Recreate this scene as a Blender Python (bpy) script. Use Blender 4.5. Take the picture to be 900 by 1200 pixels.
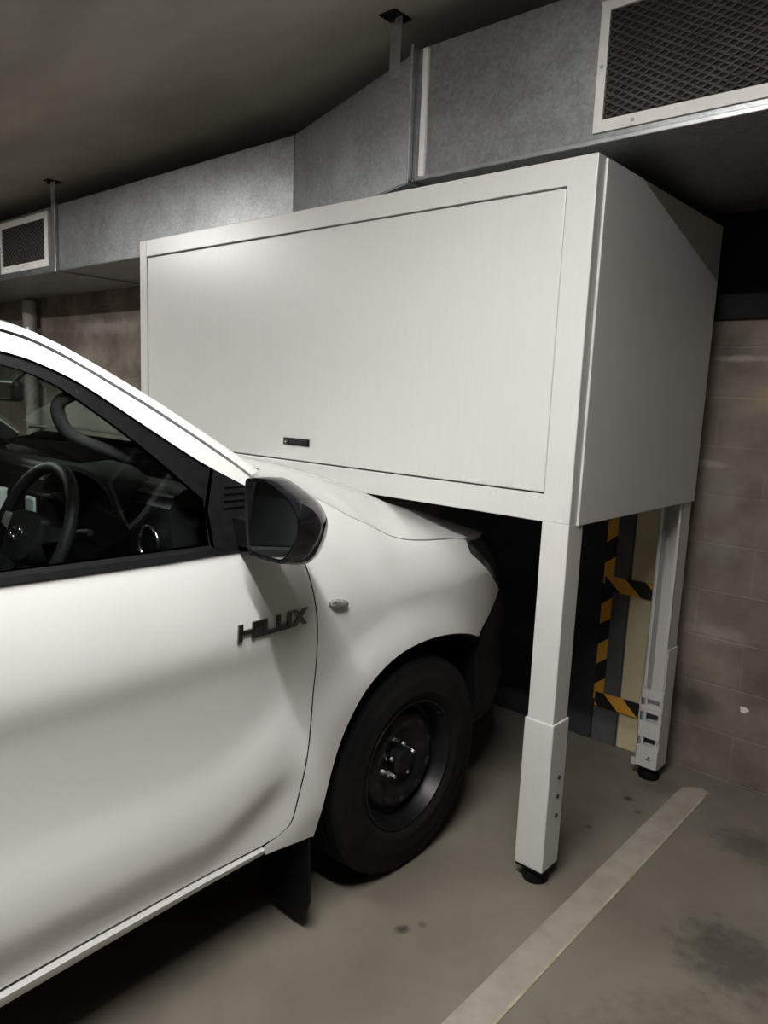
import bpy, bmesh, math, random
from mathutils import Vector, Matrix, geometry
for _o in list(bpy.data.objects): bpy.data.objects.remove(_o)
SC = bpy.context.scene
COL = SC.collection
random.seed(4)

# ------------------------------------------------------------------ camera
cam = bpy.data.cameras.new('camera'); cam.sensor_fit = 'HORIZONTAL'; cam.sensor_width = 36.0
cam.lens = 873.5/900*36.0; cam.clip_start = .05
co = bpy.data.objects.new('camera', cam); COL.objects.link(co)
co.location = (1.0366, -2.0248, 1.5471); co.rotation_euler = (1.41639, -.04098, .72668)
SC.camera = co
# ------------------------------------------------------------------ world, lamps, exposure
W = bpy.data.worlds.new('world'); SC.world = W; W.use_nodes = True
W.node_tree.nodes['Background'].inputs[0].default_value = (1, .99, .97, 1)
W.node_tree.nodes['Background'].inputs[1].default_value = .02
CEIL = 2.88
def lamp(loc, power, size=(1.2, .07), up=1.0, color=(1, .992, .972)):
    # bare fluorescent batten: a tube that throws down and, less, up on to the ceiling
    for k, (p, rx) in enumerate(((power, 0), (power*up, math.pi))):
        if p <= 0: continue
        l = bpy.data.lights.new('tube_light', 'AREA'); l.shape = 'RECTANGLE'; l.size, l.size_y = size
        l.energy = p; l.color = color
        o = bpy.data.objects.new('tube_light', l); COL.objects.link(o); o.location = (loc[0], loc[1], loc[2]+.01*k); o.rotation_euler = (rx, 0, 0)
LZ = CEIL-.12
lamp((.37, -1.65, LZ), 72)
lamp((-4.3, -1.75, LZ), 120)
lamp((.65, -6.2, LZ), 14)
lamp((-4.3, -6.0, LZ), 25)
vs = SC.view_settings
SC.display_settings.display_device = 'sRGB'
vs.view_transform = 'Standard'; vs.look = 'None'; vs.gamma = 1; vs.use_curve_mapping = False
vs.exposure = 0.0

# ------------------------------------------------------------------ materials
def nd(nt, t, **k):
    n = nt.nodes.new(t)
    for a, b in k.items():
        if a in n.inputs: n.inputs[a].default_value = b
        else: setattr(n, a, b)
    return n
def pmat(name, col, rough=.5, metal=0, coat=0, coatr=.05, spec=.5):
    m = bpy.data.materials.new(name); m.use_nodes = True
    b = m.node_tree.nodes['Principled BSDF']
    b.inputs['Base Color'].default_value = (*col, 1); b.inputs['Roughness'].default_value = rough
    b.inputs['Metallic'].default_value = metal; b.inputs['Coat Weight'].default_value = coat
    b.inputs['Coat Roughness'].default_value = coatr; b.inputs['Specular IOR Level'].default_value = spec
    return m
def noisy(m, c1, c2, scale=6, detail=4, bump=0, lo=.35, hi=.65, stretch=(1, 1, 1), rough=None, dist=.01):
    nt = m.node_tree; b = nt.nodes['Principled BSDF']
    tc = nd(nt, 'ShaderNodeTexCoord'); mp = nd(nt, 'ShaderNodeMapping'); mp.inputs['Scale'].default_value = stretch
    n = nd(nt, 'ShaderNodeTexNoise', Scale=scale, Detail=detail, Roughness=.6)
    r = nd(nt, 'ShaderNodeValToRGB'); e = r.color_ramp.elements
    e[0].position = lo; e[1].position = hi; e[0].color = (*c1, 1); e[1].color = (*c2, 1)
    nt.links.new(tc.outputs['Object'], mp.inputs[0]); nt.links.new(mp.outputs[0], n.inputs['Vector'])
    nt.links.new(n.outputs[0], r.inputs[0]); nt.links.new(r.outputs[0], b.inputs['Base Color'])
    if rough:
        q = nd(nt, 'ShaderNodeMapRange'); q.inputs[3].default_value = rough[0]; q.inputs[4].default_value = rough[1]
        nt.links.new(n.outputs[0], q.inputs[0]); nt.links.new(q.outputs[0], b.inputs['Roughness'])
    if bump:
        bp = nd(nt, 'ShaderNodeBump', Strength=bump, Distance=dist)
        nt.links.new(n.outputs[0], bp.inputs['Height']); nt.links.new(bp.outputs[0], b.inputs['Normal'])
    return m, n, r
M = {}
M['paint'] = pmat('white_car_paint', (.80, .79, .77), .32, coat=1, coatr=.04)
noisy(M['paint'], (.70, .698, .69), (.73, .728, .72), 3, 2)
M['powder'] = pmat('white_powder_coat', (.72, .71, .68), .32)
noisy(M['powder'], (.615, .62, .603), (.63, .635, .618), 14, 2, stretch=(6, 6, .6))
M['black'] = pmat('black_plastic', (.012, .013, .015), .5, spec=.2); noisy(M['black'], (.003, .0033, .004), (.006, .0065, .0075), 40, 2)
M['gloss'] = pmat('gloss_black', (.006, .006, .008), .12, coat=.5); noisy(M['gloss'], (.005, .005, .007), (.008, .008, .010), 20, 2)
M['dark'] = pmat('dark_void', (.008, .008, .009), .8); noisy(M['dark'], (.006, .006, .007), (.010, .010, .011), 8, 2)
M['trim'] = pmat('interior_trim', (.016, .018, .020), .55, spec=.25); noisy(M['trim'], (.010, .012, .013), (.015, .017, .019), 90, 2, bump=.15, dist=.001)
M['rubber'] = pmat('tyre_rubber', (.014, .014, .015), .8, spec=.2); noisy(M['rubber'], (.005, .005, .0055), (.010, .0095, .009), 12, 3)
M['steel'] = pmat('black_steel_wheel', (.006, .006, .007), .42, coat=0, spec=.35); noisy(M['steel'], (.004, .004, .005), (.008, .008, .009), 15, 3)
M['chrome'] = pmat('chrome', (.7, .7, .7), .15, 1); noisy(M['chrome'], (.66, .66, .66), (.75, .75, .75), 20, 2)
M['darkchrome'] = pmat('dark_chrome', (.20, .20, .20), .25, 1); noisy(M['darkchrome'], (.16, .16, .16), (.26, .26, .26), 25, 2)
M['lens'] = pmat('clear_lens', (.35, .35, .34), .1, coat=1); noisy(M['lens'], (.06, .06, .06), (.22, .22, .215), 60, 2, stretch=(1, 1, 3))
M['headlens'] = pmat('smoked_lens', (.04, .04, .042), .08, coat=1); noisy(M['headlens'], (.04, .04, .042), (.20, .20, .20), 9, 3)  # grey mottling in the colour stands in for the lens highlight
M['mirror'] = pmat('mirror_glass', (.75, .78, .8), .02, 1); noisy(M['mirror'], (.74, .77, .79), (.76, .79, .81), 3, 1)
M['pale'] = pmat('pale_plastic', (.45, .46, .47), .4); noisy(M['pale'], (.42, .43, .44), (.48, .49, .5), 9, 2)
M['cloth'] = pmat('seat_cloth', (.03, .03, .032), .9); noisy(M['cloth'], (.02, .02, .022), (.04, .04, .042), 200, 2)
M['white_alu'] = pmat('white_grille_frame', (.74, .73, .71), .45); noisy(M['white_alu'], (.68, .67, .65), (.78, .77, .75), 7, 3)
M['meshdark'] = pmat('dark_grille_mesh', (.035, .031, .028), .5, .3); noisy(M['meshdark'], (.05, .045, .041), (.085, .077, .07), 9, 3)
M['cream'] = pmat('cream_board', (.50, .42, .25), .6); noisy(M['cream'], (.62, .53, .33), (.76, .67, .45), 2.5, 4, stretch=(1, 1, .4))
M['duct_shade_strip'] = pmat('painted_duct_shade', (.022, .022, .024), .8, spec=.2); noisy(M['duct_shade_strip'], (.009, .009, .0105), (.017, .017, .019), 3, 5)  # near-black colour that paints the duct's shade on the upper wall
M['greypanel'] = pmat('grey_strip', (.10, .105, .105), .7); noisy(M['greypanel'], (.08, .085, .085), (.12, .125, .125), 8, 3)
M['darkpillar'] = pmat('dark_painted_pillar', (.028, .031, .038), .75); noisy(M['darkpillar'], (.022, .025, .031), (.036, .039, .046), 5, 4)
M['zinc'] = pmat('zinc_strap', (.42, .43, .43), .42, .8); noisy(M['zinc'], (.36, .37, .37), (.48, .49, .49), 14, 3)
M['pipe'] = pmat('grey_pipe', (.30, .28, .26), .6); noisy(M['pipe'], (.26, .24, .22), (.34, .32, .30), 7, 3)
M['lineedge'] = pmat('old_line_edge', (.4, .35, .24), .7); noisy(M['lineedge'], (.30, .26, .18), (.44, .39, .28), 12, 5)
M['line'] = pmat('floor_line_paint', (.42, .40, .36), .7); noisy(M['line'], (.245, .222, .188), (.325, .298, .255), 9, 7, lo=.28, hi=.6)
# windscreen and side glass: tinted clear glass with a mirror-like surface
def glass(name, tint):
    m = bpy.data.materials.new(name); m.use_nodes = True; nt = m.node_tree; nt.nodes.clear()
    out = nd(nt, 'ShaderNodeOutputMaterial'); mx = nd(nt, 'ShaderNodeMixShader'); geo = nd(nt, 'ShaderNodeNewGeometry')
    dt = nd(nt, 'ShaderNodeVectorMath', operation='DOT_PRODUCT'); ab = nd(nt, 'ShaderNodeMath', operation='ABSOLUTE')
    om = nd(nt, 'ShaderNodeMath', operation='SUBTRACT'); om.inputs[0].default_value = 1
    pw = nd(nt, 'ShaderNodeMath', operation='POWER'); pw.inputs[1].default_value = 5
    ma = nd(nt, 'ShaderNodeMath', operation='MULTIPLY_ADD'); ma.inputs[1].default_value = .9; ma.inputs[2].default_value = .06
    t = nd(nt, 'ShaderNodeBsdfTransparent'); g = nd(nt, 'ShaderNodeBsdfGlossy', Roughness=.01)
    t.inputs[0].default_value = (*tint, 1)
    for a, b in ((geo.outputs['Normal'], dt.inputs[0]), (geo.outputs['Incoming'], dt.inputs[1]), (dt.outputs['Value'], ab.inputs[0]), (ab.outputs[0], om.inputs[1]), (om.outputs[0], pw.inputs[0]), (pw.outputs[0], ma.inputs[0]),
                 (ma.outputs[0], mx.inputs[0]), (t.outputs[0], mx.inputs[1]), (g.outputs[0], mx.inputs[2]), (mx.outputs[0], out.inputs[0])): nt.links.new(a, b)
    return m
M['glass'] = glass('tinted_side_glass', (.76, .83, .80)); M['screen'] = glass('green_windscreen', (.80, .88, .82))
# galvanised sheet with spangle
def galv():
    m = pmat('galvanised_sheet', (.5, .5, .5), .38, .85); nt = m.node_tree; b = nt.nodes['Principled BSDF']
    tc = nd(nt, 'ShaderNodeTexCoord')
    v = nd(nt, 'ShaderNodeTexVoronoi', Scale=95.0); n = nd(nt, 'ShaderNodeTexNoise', Scale=7.0, Detail=6.0, Roughness=.65)
    n2 = nd(nt, 'ShaderNodeTexNoise', Scale=2.2, Detail=3.0)
    for q in (v, n, n2): nt.links.new(tc.outputs['Object'], q.inputs['Vector'])
    sp = nd(nt, 'ShaderNodeSeparateColor'); nt.links.new(v.outputs['Color'], sp.inputs[0])
    a = nd(nt, 'ShaderNodeMath', operation='MULTIPLY'); a.inputs[1].default_value = .30; nt.links.new(sp.outputs[0], a.inputs[0])
    c = nd(nt, 'ShaderNodeMath', operation='ADD'); nt.links.new(a.outputs[0], c.inputs[0]); nt.links.new(n.outputs[0], c.inputs[1])
    r = nd(nt, 'ShaderNodeValToRGB'); e = r.color_ramp.elements; e[0].position = .35; e[1].position = .95
    e[0].color = (.25, .262, .268, 1); e[1].color = (.43, .447, .452, 1)
    nt.links.new(c.outputs[0], r.inputs[0]); nt.links.new(r.outputs[0], b.inputs['Base Color'])
    q = nd(nt, 'ShaderNodeMapRange'); q.inputs[3].default_value = .30; q.inputs[4].default_value = .58
    nt.links.new(n2.outputs[0], q.inputs[0]); nt.links.new(q.outputs[0], b.inputs['Roughness'])
    bp = nd(nt, 'ShaderNodeBump', Strength=.12, Distance=.004); nt.links.new(n.outputs[0], bp.inputs['Height']); nt.links.new(bp.outputs[0], b.inputs['Normal'])
    return m
M['galv'] = galv()
# block wall
def blocks():
    m = pmat('grey_block_wall', (.2, .18, .16), .85, spec=.2); nt = m.node_tree; b = nt.nodes['Principled BSDF']
    tc = nd(nt, 'ShaderNodeTexCoord'); sx = nd(nt, 'ShaderNodeSeparateXYZ'); cx = nd(nt, 'ShaderNodeCombineXYZ')
    ad = nd(nt, 'ShaderNodeMath', operation='ADD')
    nt.links.new(tc.outputs['Object'], sx.inputs[0]); nt.links.new(sx.outputs[0], ad.inputs[0]); nt.links.new(sx.outputs[1], ad.inputs[1])
    nt.links.new(ad.outputs[0], cx.inputs[0]); nt.links.new(sx.outputs[2], cx.inputs[1])
    cx2 = nd(nt, 'ShaderNodeCombineXYZ'); nt.links.new(sx.outputs[0], cx2.inputs[0]); nt.links.new(sx.outputs[2], cx2.inputs[1])
    br = nd(nt, 'ShaderNodeTexBrick', Scale=1.0); br.offset = .5
    br.inputs['Brick Width'].default_value = .40; br.inputs['Row Height'].default_value = .20; br.inputs['Mortar Size'].default_value = .005
    br.inputs['Mortar Smooth'].default_value = .4; br.inputs['Bias'].default_value = 0
    br.inputs['Color1'].default_value = (.140, .121, .106, 1); br.inputs['Color2'].default_value = (.158, .139, .122, 1); br.inputs['Mortar'].default_value = (.168, .149, .132, 1)
    nt.links.new(cx.outputs[0], br.inputs['Vector'])
    n = nd(nt, 'ShaderNodeTexNoise', Scale=2.6, Detail=5.0, Roughness=.6); nt.links.new(tc.outputs['Object'], n.inputs['Vector'])
    r = nd(nt, 'ShaderNodeValToRGB'); e = r.color_ramp.elements; e[0].position = .34; e[1].position = .72
    e[0].color = (.70, .68, .66, 1); e[1].color = (1.75, 1.70, 1.64, 1); nt.links.new(n.outputs[0], r.inputs[0])
    mx = nd(nt, 'ShaderNodeMix', data_type='RGBA', blend_type='MULTIPLY'); mx.inputs[0].default_value = 1
    nt.links.new(br.outputs['Color'], mx.inputs[6]); nt.links.new(r.outputs[0], mx.inputs[7])
    last = mx.outputs[2]; wob = nd(nt, 'ShaderNodeTexNoise', Scale=14.0, Detail=4.0); nt.links.new(tc.outputs['Object'], wob.inputs['Vector'])
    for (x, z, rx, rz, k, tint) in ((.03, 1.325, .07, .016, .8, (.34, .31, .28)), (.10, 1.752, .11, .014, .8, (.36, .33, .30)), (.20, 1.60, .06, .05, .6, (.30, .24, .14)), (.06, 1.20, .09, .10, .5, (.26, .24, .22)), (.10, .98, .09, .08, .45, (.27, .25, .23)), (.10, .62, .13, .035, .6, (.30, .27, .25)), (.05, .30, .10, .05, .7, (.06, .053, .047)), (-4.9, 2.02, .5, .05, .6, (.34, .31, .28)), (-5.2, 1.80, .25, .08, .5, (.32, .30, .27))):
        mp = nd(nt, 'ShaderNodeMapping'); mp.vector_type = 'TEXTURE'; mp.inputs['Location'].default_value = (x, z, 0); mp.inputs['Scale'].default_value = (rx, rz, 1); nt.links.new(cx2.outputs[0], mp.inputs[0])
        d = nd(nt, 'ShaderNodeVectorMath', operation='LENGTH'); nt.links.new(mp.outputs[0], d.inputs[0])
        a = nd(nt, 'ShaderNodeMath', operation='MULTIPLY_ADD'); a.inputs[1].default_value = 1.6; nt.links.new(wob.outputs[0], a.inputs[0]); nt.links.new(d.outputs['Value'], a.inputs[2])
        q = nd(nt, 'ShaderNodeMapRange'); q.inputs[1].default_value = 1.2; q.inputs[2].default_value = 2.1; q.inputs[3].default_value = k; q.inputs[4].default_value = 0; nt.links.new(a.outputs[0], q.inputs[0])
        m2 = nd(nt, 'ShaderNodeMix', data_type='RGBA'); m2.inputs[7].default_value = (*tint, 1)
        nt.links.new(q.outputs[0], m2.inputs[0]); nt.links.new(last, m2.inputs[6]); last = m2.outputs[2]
    nt.links.new(last, b.inputs['Base Color'])
    bp = nd(nt, 'ShaderNodeBump', Strength=.5, Distance=.006); iv = nd(nt, 'ShaderNodeMath', operation='SUBTRACT'); iv.inputs[0].default_value = 1
    n3 = nd(nt, 'ShaderNodeTexNoise', Scale=60.0, Detail=3.0); nt.links.new(tc.outputs['Object'], n3.inputs['Vector'])
    s = nd(nt, 'ShaderNodeMath', operation='MULTIPLY_ADD'); s.inputs[1].default_value = .3
    nt.links.new(br.outputs['Fac'], iv.inputs[1]); nt.links.new(n3.outputs[0], s.inputs[0]); nt.links.new(iv.outputs[0], s.inputs[2])
    nt.links.new(s.outputs[0], bp.inputs['Height']); nt.links.new(bp.outputs[0], b.inputs['Normal'])
    return m
M['block'] = blocks()
M['ceil'] = pmat('raw_concrete_soffit', (.2, .18, .16), .8, spec=.2); noisy(M['ceil'], (.27, .25, .22), (.40, .37, .33), 1.1, 6, bump=.15, stretch=(.6, 1.6, 1))
# floor: trowelled concrete with a few real stains and tyre scuffs
def floor_mat():
    m = pmat('concrete_floor', (.2, .18, .15), .5, spec=.35)
    _, n, r = noisy(m, (.128, .115, .092), (.215, .195, .158), 1.7, 7, lo=.30, hi=.72, rough=(.38, .75), bump=.08)
    nt = m.node_tree; b = nt.nodes['Principled BSDF']; geo = nd(nt, 'ShaderNodeNewGeometry')
    wob = nd(nt, 'ShaderNodeTexNoise', Scale=26.0, Detail=3.0); nt.links.new(geo.outputs['Position'], wob.inputs['Vector'])
    last = r.outputs[0]
    for (x, y, rad, k) in ((-.055, .452, .020, .22), (-.032, .752, .022, .22), (.037, .689, .018, .3), (-.20, -.46, .024, .22), (-.17, -.40, .016, .35), (.56, .12, .16, .55), (.41, .756, .11, .62), (.62, -.40, .26, .66), (.05, .95, .10, .75)):
        d = nd(nt, 'ShaderNodeVectorMath', operation='DISTANCE'); d.inputs[1].default_value = (x, y, 0); nt.links.new(geo.outputs['Position'], d.inputs[0])
        a = nd(nt, 'ShaderNodeMath', operation='MULTIPLY_ADD'); a.inputs[1].default_value = rad*1.6; nt.links.new(wob.outputs[0], a.inputs[0]); nt.links.new(d.outputs['Value'], a.inputs[2])
        q = nd(nt, 'ShaderNodeMapRange'); q.inputs[1].default_value = rad*1.2; q.inputs[2].default_value = rad*2.0; q.inputs[3].default_value = k; q.inputs[4].default_value = 1; nt.links.new(a.outputs[0], q.inputs[0])
        mx = nd(nt, 'ShaderNodeMix', data_type='RGBA', blend_type='MULTIPLY'); mx.inputs[0].default_value = 1
        nt.links.new(last, mx.inputs[6]); nt.links.new(q.outputs[0], mx.inputs[7]); last = mx.outputs[2]
    nt.links.new(last, b.inputs['Base Color'])
    return m
M['floor'] = floor_mat()
def hazard(ax, sgn):
    m = pmat('hazard_tape_'+'xyz'[ax], (.5, .3, .05), .5); nt = m.node_tree; b = nt.nodes['Principled BSDF']
    tc = nd(nt, 'ShaderNodeTexCoord'); s = nd(nt, 'ShaderNodeSeparateXYZ'); nt.links.new(tc.outputs['Object'], s.inputs[0])
    k = nd(nt, 'ShaderNodeMath', operation='MULTIPLY_ADD'); k.inputs[1].default_value = sgn; nt.links.new(s.outputs[0 if ax == 2 else 2], k.inputs[0]); nt.links.new(s.outputs[ax], k.inputs[2])
    d = nd(nt, 'ShaderNodeMath', operation='DIVIDE'); d.inputs[1].default_value = .192 if ax == 2 else .19; nt.links.new(k.outputs[0], d.inputs[0])
    f = nd(nt, 'ShaderNodeMath', operation='FRACT'); nt.links.new(d.outputs[0], f.inputs[0])
    g = nd(nt, 'ShaderNodeMath', operation='GREATER_THAN'); g.inputs[1].default_value = .5; nt.links.new(f.outputs[0], g.inputs[0])
    mx = nd(nt, 'ShaderNodeMix', data_type='RGBA'); mx.inputs[6].default_value = (.012, .012, .014, 1); mx.inputs[7].default_value = (.80, .40, .05, 1)
    nt.links.new(g.outputs[0], mx.inputs[0]); nt.links.new(mx.outputs[2], b.inputs['Base Color'])
    return m
M['hazv'] = hazard(2, -.8); M['hazh'] = hazard(0, 1.1)

# ------------------------------------------------------------------ building helpers
def link(name, me, mat, parent=None):
    o = bpy.data.objects.new(name, me); COL.objects.link(o)
    if mat is not None and not me.materials: me.materials.append(mat)
    if parent is not None:
        o.parent = parent; o.matrix_parent_inverse = Matrix.Translation(-parent_loc(parent))
    return o
def parent_loc(p):
    # only the empties at a thing's base stand away from the origin
    return Vector(p.location) if p.parent is None else Vector((0, 0, 0))
def empty(name, loc, label=None, cat=None, group=None):
    o = bpy.data.objects.new(name, None); COL.objects.link(o); o.location = loc; o.empty_display_size = .1
    return tag(o, label, cat, group)
def tag(o, label=None, cat=None, group=None, kind=None):
    if label: o['label'] = label
    if cat: o['category'] = cat
    if group: o['group'] = group
    if kind: o['kind'] = kind
    return o
def mk(name, verts, faces, mat, parent=None, smooth=None):
    me = bpy.data.meshes.new(name); me.from_pydata([tuple(v) for v in verts], [], faces); me.validate()
    bm = bmesh.new(); bm.from_mesh(me); bmesh.ops.recalc_face_normals(bm, faces=bm.faces); bm.to_mesh(me); bm.free()
    if smooth: shade(me, smooth)
    return link(name, me, mat, parent)
def shade(me, ang):
    for p in me.polygons: p.use_smooth = True
    me.set_sharp_from_angle(angle=math.radians(ang))
class MB:
    """collects shapes that become ONE mesh object"""
    def __init__(s): s.bm = bmesh.new()
    def box(s, a, b, bev=0, seg=2, rot=None):
        a, b = [min(p, q) for p, q in zip(a, b)], [max(p, q) for p, q in zip(a, b)]
        c = [(p+q)/2 for p, q in zip(a, b)]; d = [q-p for p, q in zip(a, b)]
        mat = Matrix.Translation(c) @ (rot.to_4x4() if rot else Matrix()) @ Matrix.Diagonal((*d, 1))
        r = bmesh.ops.create_cube(s.bm, size=1, matrix=mat)
        if bev:
            es = list({e for v in r['verts'] for e in v.link_edges})
            bmesh.ops.bevel(s.bm, geom=es, offset=bev, segments=seg, profile=.5, affect='EDGES')
        return s
    def poly(s, pts, dirv, bev=0):
        """prism: closed 3-D outline swept along dirv"""
        d = Vector(dirv); n = len(pts)
        A = [s.bm.verts.new(p) for p in pts]; B = [s.bm.verts.new(Vector(p)+d) for p in pts]
        s.bm.faces.new(A); s.bm.faces.new(B[::-1])
        for i in range(n): s.bm.faces.new((A[i], A[(i+1) % n], B[(i+1) % n], B[i]))
        return s
    def lathe(s, prof, org, axis, seg=48, close=False):
        """prof: (radius, offset along axis)"""
        ax = Vector(axis).normalized(); u = ax.orthogonal().normalized(); w = ax.cross(u); org = Vector(org)
        rings = []
        for r, h in prof:
            if r < 1e-5: rings.append([s.bm.verts.new(org+ax*h)])
            else: rings.append([s.bm.verts.new(org+ax*h+(u*math.cos(2*math.pi*k/seg)+w*math.sin(2*math.pi*k/seg))*r) for k in range(seg)])
        if close: rings.append(rings[0])
        for A, B in zip(rings, rings[1:]):
            for k in range(seg):
                a, b = A[k % len(A)], A[(k+1) % len(A)]; c, d = B[(k+1) % len(B)], B[k % len(B)]
                f = []
                for v in (a, b, c, d):
                    if v not in f: f.append(v)
                if len(f) > 2: s.bm.faces.new(f)
        return s
    def tube(s, pts, r, seg=12, cyc=False, cap=True):
        pts = [Vector(p) for p in pts]; n = len(pts); rings = []; u = None
        for i, p in enumerate(pts):
            a = pts[(i-1) % n] if cyc or i > 0 else p; b = pts[(i+1) % n] if cyc or i < n-1 else p
            t = (b-a).normalized()
            if u is None: u = t.orthogonal().normalized()
            u = (u-t*u.dot(t)).normalized(); w = t.cross(u); rr = r[i] if isinstance(r, (list, tuple)) else r
            rings.append([s.bm.verts.new(p+(u*math.cos(2*math.pi*k/seg)+w*math.sin(2*math.pi*k/seg))*rr) for k in range(seg)])
        idx = list(range(n))+([0] if cyc else [])
        for i, j in zip(idx, idx[1:]):
            off = 0
            if cyc and j == 0 and i == n-1:
                off = min(range(seg), key=lambda q: (rings[0][q].co-rings[i][0].co).length)
            for k in range(seg):
                s.bm.faces.new((rings[i][k], rings[i][(k+1) % seg], rings[j][(k+1+off) % seg], rings[j][(k+off) % seg]))
        if cap and not cyc: s.bm.faces.new(rings[0][::-1]); s.bm.faces.new(rings[-1])
        return s
    def loft(s, rings, cap=True, cyc=True):
        R = [[s.bm.verts.new(p) for p in r] for r in rings]; n = len(R[0])
        for A, B in zip(R, R[1:]):
            for k in range(n if cyc else n-1): s.bm.faces.new((A[k], A[(k+1) % n], B[(k+1) % n], B[k]))
        if cap: s.bm.faces.new(R[0][::-1]); s.bm.faces.new(R[-1])
        return s
    def build(s, name, mat, parent=None, smooth=None):
        bmesh.ops.recalc_face_normals(s.bm, faces=s.bm.faces)
        me = bpy.data.meshes.new(name); s.bm.to_mesh(me); s.bm.free()
        if smooth: shade(me, smooth)
        return link(name, me, mat, parent)
def catmull(pts, n=6, closed=False):
    P = [Vector(p) for p in pts]; out = []; m = len(P); rng = range(m if closed else m-1)
    for i in rng:
        p1, p2 = P[i], P[(i+1) % m]
        p0 = P[(i-1) % m] if closed or i > 0 else p1*2-p2; p3 = P[(i+2) % m] if closed or i < m-2 else p2*2-p1
        for k in range(n):
            t = k/n; out.append(.5*((2*p1)+(p2-p0)*t+(2*p0-5*p1+4*p2-p3)*t*t+(3*p1-p0-3*p2+p3)*t**3))
    if not closed: out.append(P[-1].copy())
    return out
def inside(p, poly):
    c = False; n = len(poly); x, y = p
    for i in range(n):
        x1, y1 = poly[i]; x2, y2 = poly[(i+1) % n]
        if (y1 > y) != (y2 > y) and x < (x2-x1)*(y-y1)/(y2-y1)+x1: c = not c
    return c
def resample(poly, step):
    out = []; n = len(poly)
    for i in range(n):
        a, b = Vector(poly[i][:2]), Vector(poly[(i+1) % n][:2]); L = (b-a).length
        if L < 1e-5: continue
        k = max(1, round(L/step))
        for j in range(k): out.append(a+(b-a)*j/k)
    return out
def panel(name, outer, surf, mat, parent, holes=(), off=0, depth=.02, step=.025, flip=None, grow=0):
    """curved sheet-metal panel: an outline in (y, z) laid on the side surface x = surf(y, z) with turned-in edges;
    flip mirrors it to the other side of the vehicle"""
    mx = (lambda x: 2*flip-x) if flip is not None else (lambda x: x)
    loops = [resample(outer, step)]+[resample(h, step) for h in holes]
    pts = []; edges = []
    for L in loops:
        b = len(pts); pts += L; edges += [(b+i, b+(i+1) % len(L)) for i in range(len(L))]
    nb = len(pts)
    ys = [p[0] for p in loops[0]]; zs = [p[1] for p in loops[0]]
    ny = int((max(ys)-min(ys))/step)+1; nz = int((max(zs)-min(zs))/step)+1
    for i in range(ny+1):
        for j in range(nz+1):
            q = Vector((min(ys)+(i+.5*(j % 2))*step, min(zs)+j*step))
            if inside(q, loops[0]) and not any(inside(q, h) for h in loops[1:]):
                if all((q-b).length > step*.45 for b in pts[:nb]): pts.append(q)
    V, E, F, *_ = geometry.delaunay_2d_cdt(pts, edges, [], 0, 1e-6)
    keep = []
    for f in F:
        c = (V[f[0]]+V[f[1]]+V[f[2]])/3
        if inside(c, loops[0]) and not any(inside(c, h) for h in loops[1:]): keep.append(f)
    def P(q, d=0): return (mx(surf(q[0], q[1])+off-d), q[0], q[1])
    verts = [P(q) for q in V]; faces = [tuple(f) for f in keep]; norms = []
    for q in V:
        e = 3e-3; dy = (surf(q[0]+e, q[1])-surf(q[0]-e, q[1]))/(2*e); dz = (surf(q[0], q[1]+e)-surf(q[0], q[1]-e))/(2*e)
        nn = Vector((1, -dy, -dz)).normalized()
        if flip is not None: nn.x = -nn.x
        norms.append(nn)
    cnt = {}
    for f in keep:
        for a, b in ((f[0], f[1]), (f[1], f[2]), (f[2], f[0])):
            k = (min(a, b), max(a, b)); cnt.setdefault(k, []).append((a, b))
    nf = len(faces)
    for k, l in cnt.items():
        if len(l) == 1:
            a, b = l[0]; i = len(verts); pa, pb = V[a], V[b]
            verts += [P(pa), P(pb), P(pb, depth), P(pa, depth)]
            d = (pb-pa).normalized(); n3 = Vector((0, d[1], -d[0])); norms += [n3]*4
            faces.append((i, i+1, i+2, i+3))
    me = bpy.data.meshes.new(name); me.from_pydata(verts, [], faces)
    # orient the skin outward
    for p in me.polygons: p.use_smooth = True
    fl = [p.index for p in me.polygons if p.index < nf and p.normal.dot(norms[p.vertices[0]]) < 0]
    if fl:
        bm = bmesh.new(); bm.from_mesh(me); bm.faces.ensure_lookup_table()
        bmesh.ops.reverse_faces(bm, faces=[bm.faces[i] for i in fl]); bm.to_mesh(me); bm.free()
    me.normals_split_custom_set_from_vertices([tuple(n) for n in norms])
    return link(name, me, mat, parent)
def copy_tree(o, parent=None, shift=(0, 0, 0)):
    c = o.copy(); COL.objects.link(c)
    if parent is not None:
        c.parent = parent; c.matrix_parent_inverse = Matrix.Translation(-parent_loc(parent))
    for ch in list(o.children):
        d = copy_tree(ch, c)
    return c
def lift(o, d):
    """place a copied part by an offset from its source"""
    o.location = Vector(o.location)+Vector(d)

# ================================================================== THE SETTING
def structure(name, a, b, mat):
    o = MB().box(a, b).build(name, mat); return tag(o, kind='structure')
WALL_Y = 1.18
FZ = -.012                                             # floor level
structure('floor', (-9, -8, -.1), (6, WALL_Y+.2, FZ), M['floor'])
structure('ceiling', (-9, -8, CEIL), (6, WALL_Y+.2, CEIL+.15), M['ceil'])
structure('wall_back', (-9, WALL_Y, FZ-.02), (6, WALL_Y+.2, CEIL), M['block'])
structure('wall_left', (-9.2, -8, FZ-.02), (-9, WALL_Y, CEIL), M['block'])
structure('wall_right', (6, -8, FZ-.02), (6.2, WALL_Y, CEIL), M['block'])
structure('wall_front', (-9, -8.2, FZ-.02), (6, -8, CEIL), M['block'])

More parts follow.
